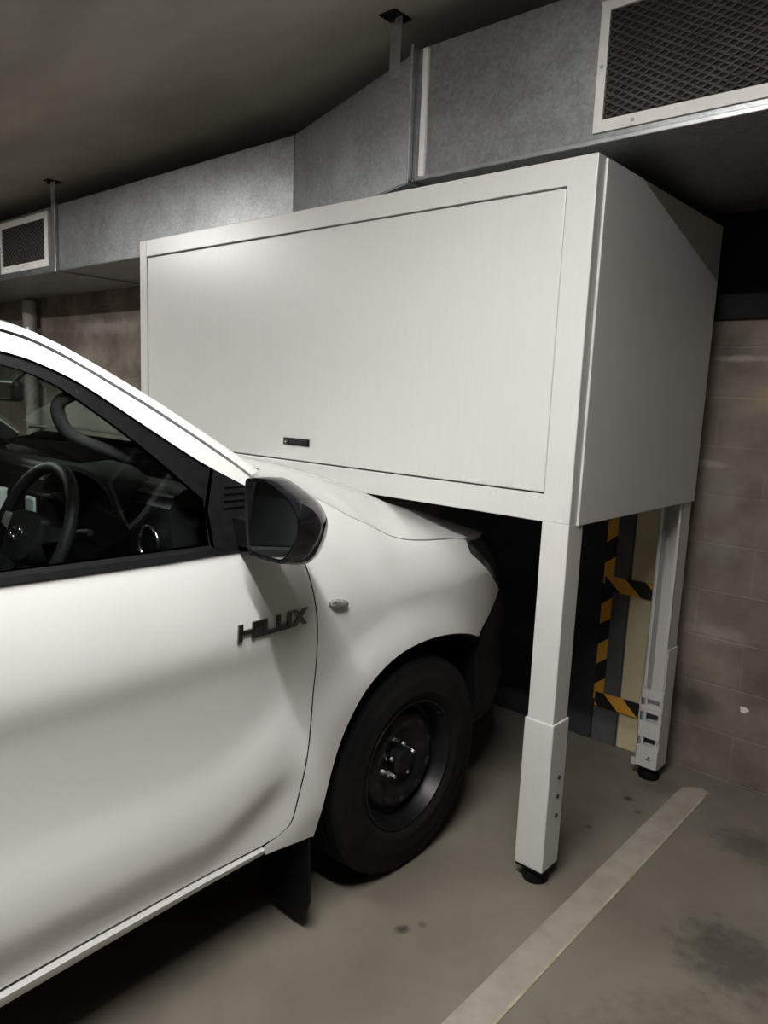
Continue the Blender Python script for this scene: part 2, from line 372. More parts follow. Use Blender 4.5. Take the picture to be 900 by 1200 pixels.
# parking bay line painted on the floor, its far end worn ragged
pl = []
ys = [-2.6+.035*i for i in range(102)]
random.seed(8)
left = [(.097+random.uniform(-.0007, .0007), y) for y in ys if y < 1.0]+[(.10, 1.005)]
right = [(.198+random.uniform(-.0007, .0007), y) for y in ys if y < 1.0]
right += [(.193, 1.012), (.205, 1.03), (.190, 1.045)]
end = [(.160, 1.055), (.135, 1.04)]
ln = MB().poly([(x-.007, y, FZ+.0004) for x, y in right+end+left[::-1]], (0, 0, .0016)).build('parking_line', M['line'])
tag(ln, 'worn off-white painted bay line on the concrete floor right of the legs', 'line')

MB().box((.183, -2.6, FZ+.0006), (.1905, .99, FZ+.0026)).build('line_edge', M['lineedge'], ln)
# dark painted pillar face with hazard tape, grey strip and cream board
pil = MB().box((-1.35, WALL_Y-.035, FZ), (-.395, WALL_Y, 1.9), .004).build('pillar', M['darkpillar']); tag(pil, kind='structure')
gs = MB().box((-.393, WALL_Y-.028, FZ), (-.275, WALL_Y, 1.9), .003).build('wall_strip', M['greypanel'])
tag(gs, 'narrow dark grey upright strip between the hazard tape and cream board', 'strip')
cb = empty('wall_board', (-.15, WALL_Y-.012, 0), 'cream board standing against the block wall behind the cabinet leg', 'board')
MB().box((-.270, WALL_Y-.024, FZ), (-.075, WALL_Y, 1.75), .006, 3).build('board_sheet', M['cream'], cb)
MB().box((-.273, WALL_Y-.026, FZ), (-.268, WALL_Y, 1.75), .001).build('board_edge', M['greypanel'], cb)
tp = MB().box((-.393, WALL_Y-.0365, .19), (-.347, WALL_Y-.028, 1.35)).build('hazard_tape', M['hazv'])
tag(tp, 'upright strip of yellow and black hazard tape along the dark pillar edge', 'hazard tape', 'hazard tapes behind the cabinet')
for z0, z1, lab in ((.712, .782, 'upper level strip of yellow and black hazard tape across the cream board'),
                    (.160, .226, 'lower level strip of yellow and black hazard tape near the floor')):
    t = MB().box((-.385, WALL_Y-.0375, z0), (-.05, WALL_Y-.024, z1)).build('hazard_tape', M['hazh'])
    tag(t, lab, 'hazard tape', 'hazard tapes behind the cabinet')
bm_ = MB().box((-1.35, WALL_Y-.02, 1.905), (6, WALL_Y+.02, 2.6), .003).build('duct_shade_strip', M['duct_shade_strip']); tag(bm_, kind='structure')  # added dark strip: the duct's cast shadow band as painted geometry
sp = []
for k in range(14):
    a = 2*math.pi*k/14; r = .013+.002*math.sin(3*a+1)+.0015*math.cos(5*a)
    sp.append((.248+r*1.25*math.cos(a), WALL_Y-.0002, .327+r*math.sin(a)))
ps = MB().poly(sp, (0, -.0025, 0)).build('paint_splash', M['white_alu']); tag(ps, 'small white paint splash low on the block wall right of the cabinet', 'paint mark')
# small round wall plug and far downpipe
pp = empty('downpipe', (-6.15, 1.08, 0), 'pale upright pipe on the far block wall behind the vehicle roof', 'pipe')
MB().lathe([(.06, FZ), (.06, 2.28)], (-6.15, 1.08, 0), (0, 0, 1), 20).build('pipe', M['pipe'], pp, 40)
for z in (.6, 2.0): MB().lathe([(.068, 0), (.068, .04)], (-6.15, 1.08, z), (0, 0, 1), 20).box((-6.17, 1.13, z), (-6.13, 1.18, z+.04)).build('pipe_clip', M['zinc'], pp, 40)

# ================================================================== AIR DUCT along the ceiling
ZB, ZT = 2.296, 2.722
duct = empty('air_duct', (-.9, .6, ZB), 'galvanised sheet metal air duct running under the ceiling along the wall', 'duct')
YB = 1.10
def duct_section(x0, y0, x1, y1):
    mb = MB(); ring = lambda x, y: [(x, y, ZB), (x, y, ZT), (x, YB, ZT), (x, YB, ZB)]
    mb.loft([ring(x0, y0), ring(x1, y1)]); es = [e for e in mb.bm.edges]
    bmesh.ops.bevel(mb.bm, geom=es, offset=.004, segments=2, affect='EDGES')
    return mb.build('duct_section', M['galv'], duct)
XA, XB, YL, YR = -1.742, -.745, .41, .085
duct_section(-8.9, YL, -4.12, YL); duct_section(-4.118, YL, XA, YL); duct_section(XA, YL, XB, YR); duct_section(XB+.002, YR, 5.9, YR)
# joint flanges: folded strips that stand proud of the sheet
def flange(x, y, w=.03):
    mb = MB()
    mb.box((x, y-.022, ZB-.012), (x+w*.35, y+.0, ZT+.012), .002)
    mb.box((x, y-.012, ZB-.014), (x+w*.35, YB-.02, ZB+.0), .002)
    return mb.build('joint_flange', M['zinc'], duct)
flange(-4.13, YL); flange(XB-.016, YR)
MB().box((XB+.030, YR-.012, ZB+.006), (XB+.054, YR+.002, ZT-.008), .003).build('cover_strip', M['white_alu'], duct)
# bottom edge return along the right-hand run
MB().box((XB+.01, YR-.006, ZB-.004), (5.8, YR+.004, ZB+.010), .002).build('bottom_edge', M['zinc'], duct)
# straps up to the ceiling
def hanger(x, y):
    h = MB(); h.box((x-.026, y, ZT-.05), (x+.026, y+.005, CEIL), .001); h.build('hanger_strap', M['zinc'], duct)
    h = MB(); h.box((x-.045, y-.045, CEIL-.006), (x+.03, y+.05, CEIL), .002); h.lathe([(.012, 0), (.012, -.02), (0, -.022)], (x, y-.025, CEIL-.006), (0, 0, 1), 10)
    h.build('hanger_plate', M['black'], duct)
hanger(-.885, .122); hanger(-4.17, YL-.007)
def grille(x0, x1, z0, z1, y, fw, cell):
    fr = MB()
    o = [(x0, z0), (x1, z0), (x1, z1), (x0, z1)]; i = [(x0+fw, z0+fw), (x1-fw, z0+fw), (x1-fw, z1-fw), (x0+fw, z1-fw)]
    for k in range(4):
        a, b, c, d = o[k], o[(k+1) % 4], i[(k+1) % 4], i[k]
        P = [(a[0], y, a[1]), (b[0], y, b[1]), (c[0], y, c[1]), (d[0], y, d[1])]; Q = [(a[0], y-.008, a[1]), (b[0], y-.008, b[1]), (c[0], y-.014, c[1]), (d[0], y-.014, d[1])]
        A = [fr.bm.verts.new(p) for p in P]; B = [fr.bm.verts.new(p) for p in Q]
        fr.bm.faces.new(A); fr.bm.faces.new(B[::-1])
        for m in range(4): fr.bm.faces.new((A[m], A[(m+1) % 4], B[(m+1) % 4], B[m]))
    f = fr.build('air_grille', M['white_alu'], duct)
    MB().box((x0+fw*.8, y-.004, z0+fw*.8), (x1-fw*.8, y-.002, z1-fw*.8)).build('backing', M['dark'], f)
    ms = MB(); cw, ch = cell; nx = int((x1-x0-2*fw)/cw); nz = int((z1-z0-2*fw)/ch)
    cw = (x1-x0-2*fw)/nx; ch = (z1-z0-2*fw)/nz
    for r in range(nz*2+1):                       # wavy strands of expanded metal
        z = z0+fw+r*ch/2
        for s in (1,):
            pts = []
            for c in range(nx*2+1):
                up = (c+r) % 2
                pts.append((x0+fw+c*cw/2, z+(ch*.22 if up else -ch*.22)))
            w = .0078*cell[0]/.036
            for (xa, za), (xb, zb) in zip(pts, pts[1:]):
                za, zb = [min(max(q, z0+fw), z1-fw) for q in (za, zb)]
                v = [ms.bm.verts.new(p) for p in ((xa, y-.010, za-w/2), (xb, y-.010, zb-w/2), (xb, y-.007, zb+w/2), (xa, y-.007, za+w/2))]
                ms.bm.faces.new(v)
    ms.build('grille_mesh', M['meshdark'], f)
    for xx, zz in ((x0+fw/2, (z0+z1)/2), ((x0+x1)/2, z0+fw/2), (x0+fw+.09, z0+fw/2)):
        MB().lathe([(.005, 0), (.004, .003), (0, .004)], (xx, y-.012, zz), (0, -1, 0), 10).build('screw', M['zinc'], f)
    return f
grille(-.066, 1.55, 2.322, 2.672, YR, .030, (.036, .020))
grille(-5.05, -4.255, 2.338, 2.700, YL, .045, (.05, .03))

# ================================================================== STORAGE CABINET on legs
CW, CD, CT, CB = 2.398, 1.042, 2.242, 1.186
cab = empty('storage_cabinet', (-CW/2, CD/2, 0), 'big white steel overhead storage cabinet on legs above the vehicle bonnet', 'cabinet')
P = .092                                               # post width
fb = MB()
fb.box((-P, 0, CB), (0, P, CT), .003)                  # front posts, rails
fb.box((-CW, 0, CB), (-CW+.062, P, CT), .003)
fb.box((-CW+.058, .001, CT-.076), (-P+.004, .05, CT), .002)
fb.box((-CW+.058, .001, CB), (-P+.004, .05, CB+.084), .002)
fb.box((-P, CD-P, CB), (-.001, CD, CT), .003); fb.box((-CW, CD-P, CB), (-CW+P, CD, CT), .003)
fb.build('frame', M['powder'], cab)
sh = MB()
sh.box((-CW+.01, .02, CT-.012), (-.01, CD-.004, CT-.002)); sh.box((-CW+.01, .04, CB+.004), (-.01, CD-.004, CB+.016)); sh.box((-CW+.01, CD-.012, CB), (-.01, CD-.002, CT))
sh.build('shell', M['powder'], cab)
for sx in (0, -CW):                                    # side panels lapped over the posts
    s = 1 if sx == 0 else -1
    MB().box((sx-s*.004, .046, CB-.006), (sx+s*.007, CD-.0, CT-.004), .003).build('side_panel', M['powder'], cab)
dr = MB().box((-CW+.067, .003, CB+.089), (-P-.003, .022, CT-.081), .004).build('door', M['powder'], cab)
lt = MB().box((-1.303, -.004, 1.335), (-1.152, .006, 1.364), .002)
lt.build('latch', M['black'], dr)
MB().lathe([(.0095, 0), (.0095, .004), (.006, .005), (0, .005)], (-1.283, -.004, 1.3495), (0, -1, 0), 20).build('key_lock', M['darkchrome'], dr, 40)
MB().box((-1.262, -.0065, 1.339), (-1.157, -.003, 1.3595), .002).build('pull_flap', M['black'], dr)
def front_leg(x0, x1):
    l = MB().box((x0, 0, .06), (x1, P, CB+.001), .003).build('leg', M['powder'], cab)
    MB().box((x0-.007, -.006, .045), (x1+.005, P+.006, .55), .004).build('sleeve', M['powder'], l)
    for z in (.225, .292, .358, .52):
        r = .0075 if z < .5 else .003
        MB().lathe([(r, 0), (r, .003), (r*.6, .005), (0, .005)], (x1+.005, P*.62 if z < .5 else P*.3, z), (1, 0, 0), 14).build('bolt', M['darkchrome'], l, 40)
    MB().box((x0-.004, -.003, .036), (x1+.003, P+.003, .046), .002).lathe([(.0, FZ), (.043, FZ), (.045, .004), (.040, .022), (.014, .026), (.014, .04)], ((x0+x1)/2, P/2, 0), (0, 0, 1), 28).build('foot', M['black'], l, 40)
    return l
front_leg(-P, 0); front_leg(-CW, -CW+P)
def back_leg(x0, x1):
    t = .004; y0, y1 = CD-P, CD
    l = MB().box((x0, y1-t, .06), (x1, y1, CB+.001)).box((x0, y0, .06), (x0+t, y1, CB+.001)).box((x1-t, y0, .06), (x1, y1, CB+.001))
    l.box((x0, y0, .06), (x0+.016, y0+t, CB)).box((x1-.012, y0, .06), (x1, y0+t, CB))
    l = l.build('leg', M['powder'], cab)
    a, b = x0-.005, x1+.005
    s = MB().box((a, y1, .045), (b, y1+t, .57)).box((a, y0-.004, .045), (a+t, y1+t, .40)).box((b-t, y0-.004, .045), (b, y1+t, .57), .001)
    s.box((a, y0-.004, .045), (b, y0-.001, .135), .001)
    for z0, z1 in ((.175, .24), (.285, .31), (.345, .385)): s.box((a, y0-.004, z0), (b, y0-.001, z1), .001)
    for z in (.135, .24, .31): s.box((a, y0-.001, z), (b, y1, z+.004))
    s.box((a-.012, y0-.010, .045), (a+.004, y0-.002, .075)); s.box((a, y0, .05), (a+.03, y0+.002, .39))
    s.build('sleeve', M['powder'], l)
    z = .085; x = x1-.035                                     # small three-bladed maker's mark
    mk_ = MB()
    for k in range(3):
        an = math.pi/2+k*2*math.pi/3
        q = [(x+.003*math.cos(an-.9), z+.003*math.sin(an-.9)), (x+.0105*math.cos(an-.22), z+.0105*math.sin(an-.22)), (x+.0105*math.cos(an+.22), z+.0105*math.sin(an+.22)), (x+.003*math.cos(an+.9), z+.003*math.sin(an+.9))]
        mk_.poly([(u, y0-.0052, w) for u, w in q], (0, .001, 0))
    mk_.build('maker_mark', M['black'], l)
    MB().box((x0-.002, y0-.002, .036), (x1+.002, y1+.002, .046), .002).lathe([(.0, FZ), (.043, FZ), (.045, .004), (.040, .022), (.014, .026), (.014, .04)], ((x0+x1)/2, (y0+y1)/2, 0), (0, 0, 1), 28).build('foot', M['black'], l, 40)
back_leg(-P, -.004); back_leg(-CW, -CW+P)

# ------------------------------------------------------------------ side surface of the vehicle body
def tab(t, x):
    if x <= t[0][0]: return t[0][1]
    if x >= t[-1][0]: return t[-1][1]
    for i in range(len(t)-1):
        if x <= t[i+1][0]:
            x0, y0 = t[i]; x1, y1 = t[i+1]
            m = (y1-y0)/(x1-x0)
            ma = m if i == 0 else .5*(m+(y0-t[i-1][1])/(x0-t[i-1][0]))
            mb = m if i == len(t)-2 else .5*(m+(t[i+2][1]-y1)/(t[i+2][0]-x1))
            h = x1-x0; s = (x-x0)/h
            return (y0*(1+2*s)*(1-s)**2+ma*h*s*(1-s)**2+y1*s*s*(3-2*s)+mb*h*s*s*(s-1))
def sstep(a, b, x):
    s = min(1, max(0, (x-a)/(b-a))); return s*s*(3-2*s)
HOOD_Z = [(-.80,1.325),(-.70,1.30),(-.605,1.263),(-.52,1.222),(-.467,1.195),(-.399,1.168),(-.303,1.122),(-.223,1.099),(-.14,1.087),(-.03,1.078),(.09,1.068),(.25,1.05),(.5,1.0)]
HOOD_X = [(-.80,-.53),(-.60,-.485),(-.40,-.46),(-.20,-.452),(.0,-.445),(.12,-.455),(.3,-.50),(.5,-.62)]
def x_door(y, z):
    zc = .44+.12*sstep(-1.05, -.68, y)
    p = [(.24,-.41),(.30,-.398),(zc-.09,-.401),(zc-.005,-.380),(zc+.06,-.379),(zc+.2,-.394),(.84,-.3845),(.912,-.3715),(.932,-.3695),(.97,-.3700),(1.05,-.379),(1.12,-.392),(1.17,-.405),(1.30,-.452),(1.5,-.53),(1.7,-.62),(1.8,-.70)]
    return tab(p, z)
def x_fender(y, z):
    zh, xh = tab(HOOD_Z, y), tab(HOOD_X, y)
    x = -.374-.02*sstep(.5, .26, z)
    r = math.hypot(y+.25, z-.30)
    x += .022*sstep(.62, .47, r)*sstep(.2,.4,z)
    s = max(0, (z-.93)/(zh-.93))
    return x+(xh+.374)*s**1.9-.45*max(0, y+.05)**2
def x_side(y, z):
    w = sstep(-.86, -.62, y)
    a = x_door(y, z) if w < 1 else 0
    b = x_fender(y, z) if w > 0 else 0
    return a*(1-w)+b*w

# ================================================================== PICKUP TRUCK (right-hand drive, parked nose-in)
XC = -1.27
car = empty('pickup_truck', (XC, -1.8, 0), 'white pickup truck parked nose in under the white storage cabinet', 'vehicle')
MIR = lambda x: 2*XC-x
def sides(): return ((1, None), (-1, XC))
def sx(s, x): return x if s == 1 else MIR(x)

ARCH = [(-.654, .29), (-.640, .40), (-.620, .495), (-.572, .599), (-.488, .697), (-.37, .762), (-.24, .785), (-.10, .780), (.03, .753), (.13, .716)]
ARCH = [tuple(p)[:2] for p in catmull([(a, b, 0) for a, b in ARCH], 5)]
GAP = [(-.78, .346), (-.745, .372), (-.729, .433), (-.712, .531), (-.682, .716), (-.671, .86), (-.68, .982), (-.70, 1.087), (-.745, 1.20), (-.80, 1.30)]
GAP = [tuple(p)[:2] for p in catmull([(a, b, 0) for a, b in GAP], 5)]
GROOVE = [(-.835, 1.328), (-.894, 1.372), (-1.032, 1.465), (-1.158, 1.543), (-1.284, 1.612), (-1.383, 1.645), (-1.6, 1.682), (-1.85, 1.700), (-2.06, 1.704)]
GROOVE = [tuple(p)[:2] for p in catmull([(a, b, 0) for a, b in GROOVE], 5)]
INNER = [(-.855, 1.308), (-.978, 1.375), (-1.107, 1.461), (-1.225, 1.541), (-1.309, 1.582), (-1.391, 1.606), (-1.6, 1.642), (-1.85, 1.656), (-1.96, 1.656)]
INNER = [tuple(p)[:2] for p in catmull([(a, b, 0) for a, b in INNER], 5)]
GLASS_IN = [(-.985, 1.286), (-1.114, 1.408), (-1.217, 1.492), (-1.298, 1.547), (-1.396, 1.580), (-1.6, 1.618), (-1.85, 1.632), (-1.93, 1.632)]
GLASS_IN = [tuple(p)[:2] for p in catmull([(a, b, 0) for a, b in GLASS_IN], 5)]
BELT = [(-.865, 1.158), (-.933, 1.16), (-1.106, 1.160), (-1.306, 1.163), (-1.473, 1.166), (-1.98, 1.170)]
SILL_TOP = [(-2.06, .325), (-1.506, .328), (-1.327, .333), (-1.015, .338), (-.832, .339)]
def rev(l): return list(l)[::-1]
LETTERS = {  # strokes as polygons in a unit cell, width and outline
 'H': (.056, [[(0, 0), (.013, 0), (.013, .042), (0, .042)], [(.043, 0), (.056, 0), (.056, .042), (.043, .042)], [(.012, .015), (.044, .015), (.044, .026), (.012, .026)]]),
 'I': (.013, [[(0, 0), (.013, 0), (.013, .042), (0, .042)]]),
 'L': (.042, [[(0, 0), (.013, 0), (.013, .042), (0, .042)], [(.012, 0), (.042, 0), (.042, .011), (.012, .011)]]),
 'U': (.050, [[(0, 0), (.013, 0), (.013, .042), (0, .042)], [(.037, 0), (.050, 0), (.050, .042), (.037, .042)], [(.012, 0), (.038, 0), (.038, .011), (.012, .011)]]),
 'X': (.054, [[(0, 0), (.015, 0), (.054, .042), (.039, .042)], [(.039, 0), (.054, 0), (.015, .042), (0, .042)]]),
}
def badge(parent, s):
    mb = MB(); u0 = 0
    W_ = sum(LETTERS[c][0] for c in 'HILUX')+.0035*4
    y0 = -.945 if s == 1 else -.945+W_
    for c in 'HILUX':
        w, polys = LETTERS[c]
        for k, pl_ in enumerate(polys):
            q = []
            for u, v in pl_:
                uu = u0+u+.10*v; y = y0+s*uu; z = .941+v+.012*uu
                q.append((sx(s, x_side(y, z)+.0005), y, z))
            mb.poly(q, (s*(.0055+.0003*k), 0, 0))
        u0 += w+.0035
    return mb.build('badge', M['darkchrome'], parent)
for s, fl in sides():
    hid = '' if s == 1 else ''
    door_out = SILL_TOP+GAP+GROOVE+[(-2.06, 1.17)]
    d = panel('door', door_out, x_side, M['paint'], car, holes=[INNER+[(-1.98, 1.2)]+rev(BELT)], flip=fl)
    panel('window_seal', INNER+[(-1.985, 1.2)]+rev(BELT), x_side, M['black'], d, holes=[GLASS_IN+[(-1.945, 1.186)]+[(-1.4, 1.184), (-.995, 1.180)]], off=-.007, flip=fl)
    panel('window_glass', [(-.975, 1.275)]+[(y, z+.006) for y, z in GLASS_IN]+[(-1.95, 1.17), (-.985, 1.16)], lambda y, z: x_door(y, z), M['glass'], d, off=-.016, depth=.003, flip=fl)
    # belt moulding
    mb = MB()
    for (y0, z0), (y1, z1) in zip(BELT, BELT[1:]):
        P0 = [(sx(s, x_side(y0, z0+k)+o), y0, z0+k) for k, o in ((-.004, .001), (.001, .008), (.013, .007), (.020, -.006), (-.004, -.012))]
        P1 = [(sx(s, x_side(y1, z1+k)+o), y1, z1+k) for k, o in ((-.004, .001), (.001, .008), (.013, .007), (.020, -.006), (-.004, -.012))]
        mb.loft([P0, P1])
    mb.build('belt_moulding', M['black'], d, 40)
    # sail with louvres where the mirror is mounted
    panel('mirror_mount', [(-.948, 1.352), (-.988, 1.262), (-.990, 1.176), (-.935, 1.166), (-.868, 1.150), (-.850, 1.300)], x_door, M['black'], d, off=.008, depth=.02, step=.02, flip=fl)
    for k in range(4):
        z = 1.258+.016*k; y0 = -.945+.006*k
        mb = MB()
        mb.loft([[(sx(s, x_door(y, zz)+o), y, zz) for zz, o in ((z, .008), (z+.007, .013), (z+.009, .008))] for y in (y0, -.87)])
        mb.build('louvre', M['black'], d)
    # inside lining of the door
    panel('door_lining', [(-2.0, .42), (-.80, .42), (-.74, .9), (-.80, 1.12), (-2.0, 1.13)], lambda y, z: x_door(y, .9)-.075+.02*sstep(.9, 1.13, z), M['trim'], d, depth=.004, step=.06, flip=fl)
    badge(d, s)
    MB().tube([(sx(s, x_door(y, 1.03)+o), y, 1.03) for y, o in ((-1.96, -.01), (-1.95, .030), (-1.90, .038), (-1.82, .038), (-1.77, .030), (-1.76, -.01))], .013, 10).build('handle', M['black'], d, 50)
    # fender
    out = [(-.662, .296)]+[(-.755, .302), (-.822, .306), (-.828, .333)]+[(y+.004, z) for y, z in GAP]+[(-.775, 1.312)]
    out += [(y, tab(HOOD_Z, y)-.002) for y in [-.76+.02*k for k in range(45)] if y < .13]
    out += [(.134, 1.060), (.110, 1.040), (.098, 1.018), (.150, .975), (.264, .893), (.31, .862), (.335, .842), (.322, .828), (.23, .77)]
    out += rev(ARCH)
    f = panel('fender', out, x_side, M['paint'], car, flip=fl, depth=.018, step=.022)
    # wheel-arch lip
    mb = MB(); mb.loft([[(sx(s, x_side(y, z)-.001), y, z), (sx(s, x_side(y, z)-.030), y, z), (sx(s, x_side(y, z)-.030), y-.004, z-.010), (sx(s, x_side(y, z)-.004), y-.002, z-.006)] for y, z in ARCH])
    mb.build('arch_lip', M['black'], f, 50)
    mb = MB(); rings = []                                   # side repeater lamp
    yc, zc = -.592, .971
    for k, (sc, o) in enumerate(((1, -.002), (1, .005), (.85, .011), (.5, .014))):
        r = []
        for a in range(24):
            t = 2*math.pi*a/24; c_, s_ = math.cos(t), math.sin(t)
            y = yc+.036*sc*math.copysign(abs(c_)**.8, c_); z = zc-.15*(y-yc)+.0135*sc*math.copysign(abs(s_)**.8, s_)
            r.append((sx(s, x_side(y, z)+o), y, z))
        rings.append(r)
    mb.loft(rings); rp = mb.build('side_repeater', M['lens'], f, 50)
    # wheel-arch liner: tunnel and back wall, black
    L = [(-.66, .27)]+ARCH+[(.20, .60), (.22, .40)]
    A = [(sx(s, x_side(y, z)-.02), y, z) for y, z in L]; B = [(sx(s, -.78), y, z) for y, z in L]
    n = len(L); mk('wheel_liner', A+B, [(i, i+1, n+i+1, n+i) for i in range(n-1)]+[tuple(range(n, 2*n))], M['dark'], car)
    # sill
    mb = MB(); rings = []
    for y, zt, zb in ((-2.15, .318, .278), (-1.506, .321, .284), (-1.326, .327, .291), (-1.014, .333, .302), (-.826, .334, .304)):
        x = lambda z: sx(s, x_side(y, z))
        rings.append([(sx(s, -.412), y, zt), (sx(s, -.400), y, zt-.002), (sx(s, -.394), y, zt-.010), (sx(s, -.398), y, zb+.006), (sx(s, -.404), y, zb), (sx(s, -.50), y, zb), (sx(s, -.50), y, zt+.01)])
    mb.loft(rings); mb.build('sill', M['paint'], car, 35)
    # windscreen pillar running into the roof rail
    O = [(-.775, 1.340), (-.858, 1.397), (-1.001, 1.489), (-1.079, 1.537), (-1.192, 1.600), (-1.279, 1.642), (-1.361, 1.669), (-1.6, 1.712), (-1.85, 1.735), (-2.16, 1.738)]
    G = [(-.835, 1.328), (-.894, 1.372), (-1.032, 1.465), (-1.105, 1.511), (-1.215, 1.575), (-1.300, 1.619), (-1.383, 1.645), (-1.6, 1.682), (-1.85, 1.700), (-2.16, 1.704)]
    O = catmull([(a, b, 0) for a, b in O], 5); G = catmull([(a, b, 0) for a, b in G], 5); rings = []; trim = []; edge = []
    for a, b in zip(O, G):
        xo = x_door(a.x, a.y)-.042; xg = x_door(b.x, b.y)
        g = Vector((sx(s, xg-.004), b.x+.006, b.y+.006)); o_ = Vector((sx(s, xo), a.x, a.y)); m = (g+o_)/2+Vector((s*.010, .004, .006))
        w = Vector((sx(s, xo-.035), a.x+.006, a.y+.008)); i1 = Vector((sx(s, xo-.045), a.x-.035, a.y-.03)); i2 = Vector((sx(s, xg-.03), b.x-.01, b.y-.012))
        rings.append([g, m, o_, w, i1, i2]); edge.append(w)
        trim.append([g+Vector((-s*.022, -.010, -.012)), w+Vector((-s*.012, -.006, -.006)), w+Vector((-s*.03, -.05, -.045)), g+Vector((-s*.05, -.03, -.05)), g+Vector((-s*.026, -.02, -.035))])
    MB().loft(rings).build('windscreen_pillar', M['paint'], car, 45)
    MB().loft(trim).build('pillar_trim', M['trim'], car, 40)
    if s == 1: EDGE = edge
    # door mirror on a short arm
    F = [(-.330, 1.330), (-.312, 1.350), (-.275, 1.352), (-.235, 1.336), (-.194, 1.313), (-.170, 1.284), (-.163, 1.252), (-.174, 1.211), (-.200, 1.168), (-.236, 1.163), (-.292, 1.167), (-.320, 1.187)]
    F = [(p.x, p.y) for p in catmull([(a, b, 0) for a, b in F], 4, True)]
    cxm, czm = -.248, 1.258
    def ring(sc, y, dx=0, dz=0, sh=0): return [(sx(s, cxm+(x-cxm)*sc+dx), y-sh*(x-cxm), czm+(z-czm)*sc+dz) for x, z in F]
    T = -.12
    mb = MB().loft([ring(.86, -.932, 0, 0, T), ring(.90, -.945, 0, 0, T), ring(.985, -.948, 0, 0, T), ring(1.0, -.940, 0, 0, T), ring(1.03, -.905, .0, -.004, T), ring(1.03, -.870, -.008, -.008, T), ring(.93, -.835, -.020, -.014, T), ring(.70, -.812, -.035, -.015, T), ring(.35, -.803, -.045, -.015, T)])
    mm = mb.build('door_mirror', M['gloss'], car, 32)
    gt = lambda r: [(p[0], p[1]+.10*(p[2]-czm), p[2]) for p in r]
    gl = MB().loft([gt(ring(.875, -.940, 0, 0, T)), gt(ring(.875, -.936, 0, 0, T))]).build('mirror_glass', M['mirror'], mm)
    mb = MB().loft([[(sx(s, x), y, z) for y, z in ((-.925, zc_-h), (-.86, zc_-h), (-.86, zc_+h), (-.925, zc_+h))] for x, zc_, h in ((-.43, 1.205, .035), (-.36, 1.208, .032), (-.30, 1.225, .030))])
    mb.build('mirror_arm', M['black'], mm, 40)
    # head lamp wrapping round the corner
    A = [(.125, 1.050), (.105, 1.022), (.18, .955), (.264, .893), (.330, .845)]
    B = [(-.70, .545, .985), (-.72, .575, .955), (-.73, .590, .925), (-.72, .590, .895), (-.69, .575, .855)]
    A3 = [Vector((sx(s, x_side(y, z)-.004), y, z)) for y, z in A]; B3 = [Vector((sx(s, p[0]), p[1], p[2])) for p in B]
    vs_ = []; N = 12
    for i in range(5):
        for k in range(N+1):
            t = k/N; p = A3[i].lerp(B3[i], t); bl = math.sin(math.pi*t)*(.055 if 0 < i < 4 else .035)
            vs_.append(p+Vector((s*bl*.7, bl*.75, 0)))
    mk('head_lamp', vs_, [(i*(N+1)+k, i*(N+1)+k+1, (i+1)*(N+1)+k+1, (i+1)*(N+1)+k) for i in range(4) for k in range(N)], M['headlens'], car, 40)
    # mud flap behind the front wheel
    fp = MB().poly([(sx(s, x), -.675, z) for x, z in ((-.385, .31), (-.378, .20), (-.372, .10), (-.392, .045), (-.44, .03), (-.56, .04), (-.60, .31))], (0, .008, 0)).build('mud_flap', M['black'], car)

# bonnet
ZTOP = [(-.80, 1.350), (-.6, 1.325), (-.4, 1.282), (-.2, 1.222), (0, 1.150), (.2, 1.105), (.4, 1.065), (.55, 1.020), (.66, .985)]
HX = [(-.80, -.53), (-.60, -.485), (-.40, -.46), (-.20, -.452), (0, -.445), (.10, -.449), (.20, -.475), (.30, -.515), (.42, -.58), (.52, -.66), (.60, -.80), (.645, -1.0), (.66, -1.26)]
HZ2 = [(-.80, 1.325), (-.70, 1.30), (-.605, 1.263), (-.52, 1.222), (-.467, 1.195), (-.399, 1.168), (-.303, 1.122), (-.223, 1.099), (-.14, 1.087), (-.03, 1.078), (.09, 1.066), (.25, 1.052), (.42, 1.032), (.6, 1.0), (.66, .985)]
vv = []; rows = 60; cols = 48
for i in range(rows+1):
    y = -.80+1.46*i/rows; xh = tab(HX, y)-.004; zh = tab(HZ2, y)+.001; zt = tab(ZTOP, y)
    for k in range(cols+1):
        x = xh+(MIR(xh)-xh)*k/cols; u = min(abs(xh-x), abs(MIR(xh)-x))/.30
        S_ = math.sin(min(1, u)*math.pi/2)**1.15; crown = .016*(1-((x-XC)/.8)**2)*sstep(.6, -.2, y)
        cr = .010*sstep(.60, .72, u)*sstep(.5, .2, y)
        vv.append((x, y+.09*(1-((x-XC)/.75)**2)*0, zh+(zt-zh)*S_+(crown+cr)*min(1, u)-.0))
n = cols+1
faces = [(i*n+k, i*n+k+1, (i+1)*n+k+1, (i+1)*n+k) for i in range(rows) for k in range(cols)]
top = len(vv); rim = [i*n for i in range(rows+1)]+[rows*n+k for k in range(1, n)]+[i*n+cols for i in range(rows-1, -1, -1)]
for r in rim: v = vv[r]; vv.append((v[0]+(.006 if v[0] < XC else -.006), v[1]-.004, v[2]-.022))
faces += [(rim[i], rim[i+1], top+i+1, top+i) for i in range(len(rim)-1)]
mk('bonnet', vv, faces, M['paint'], car, 40)
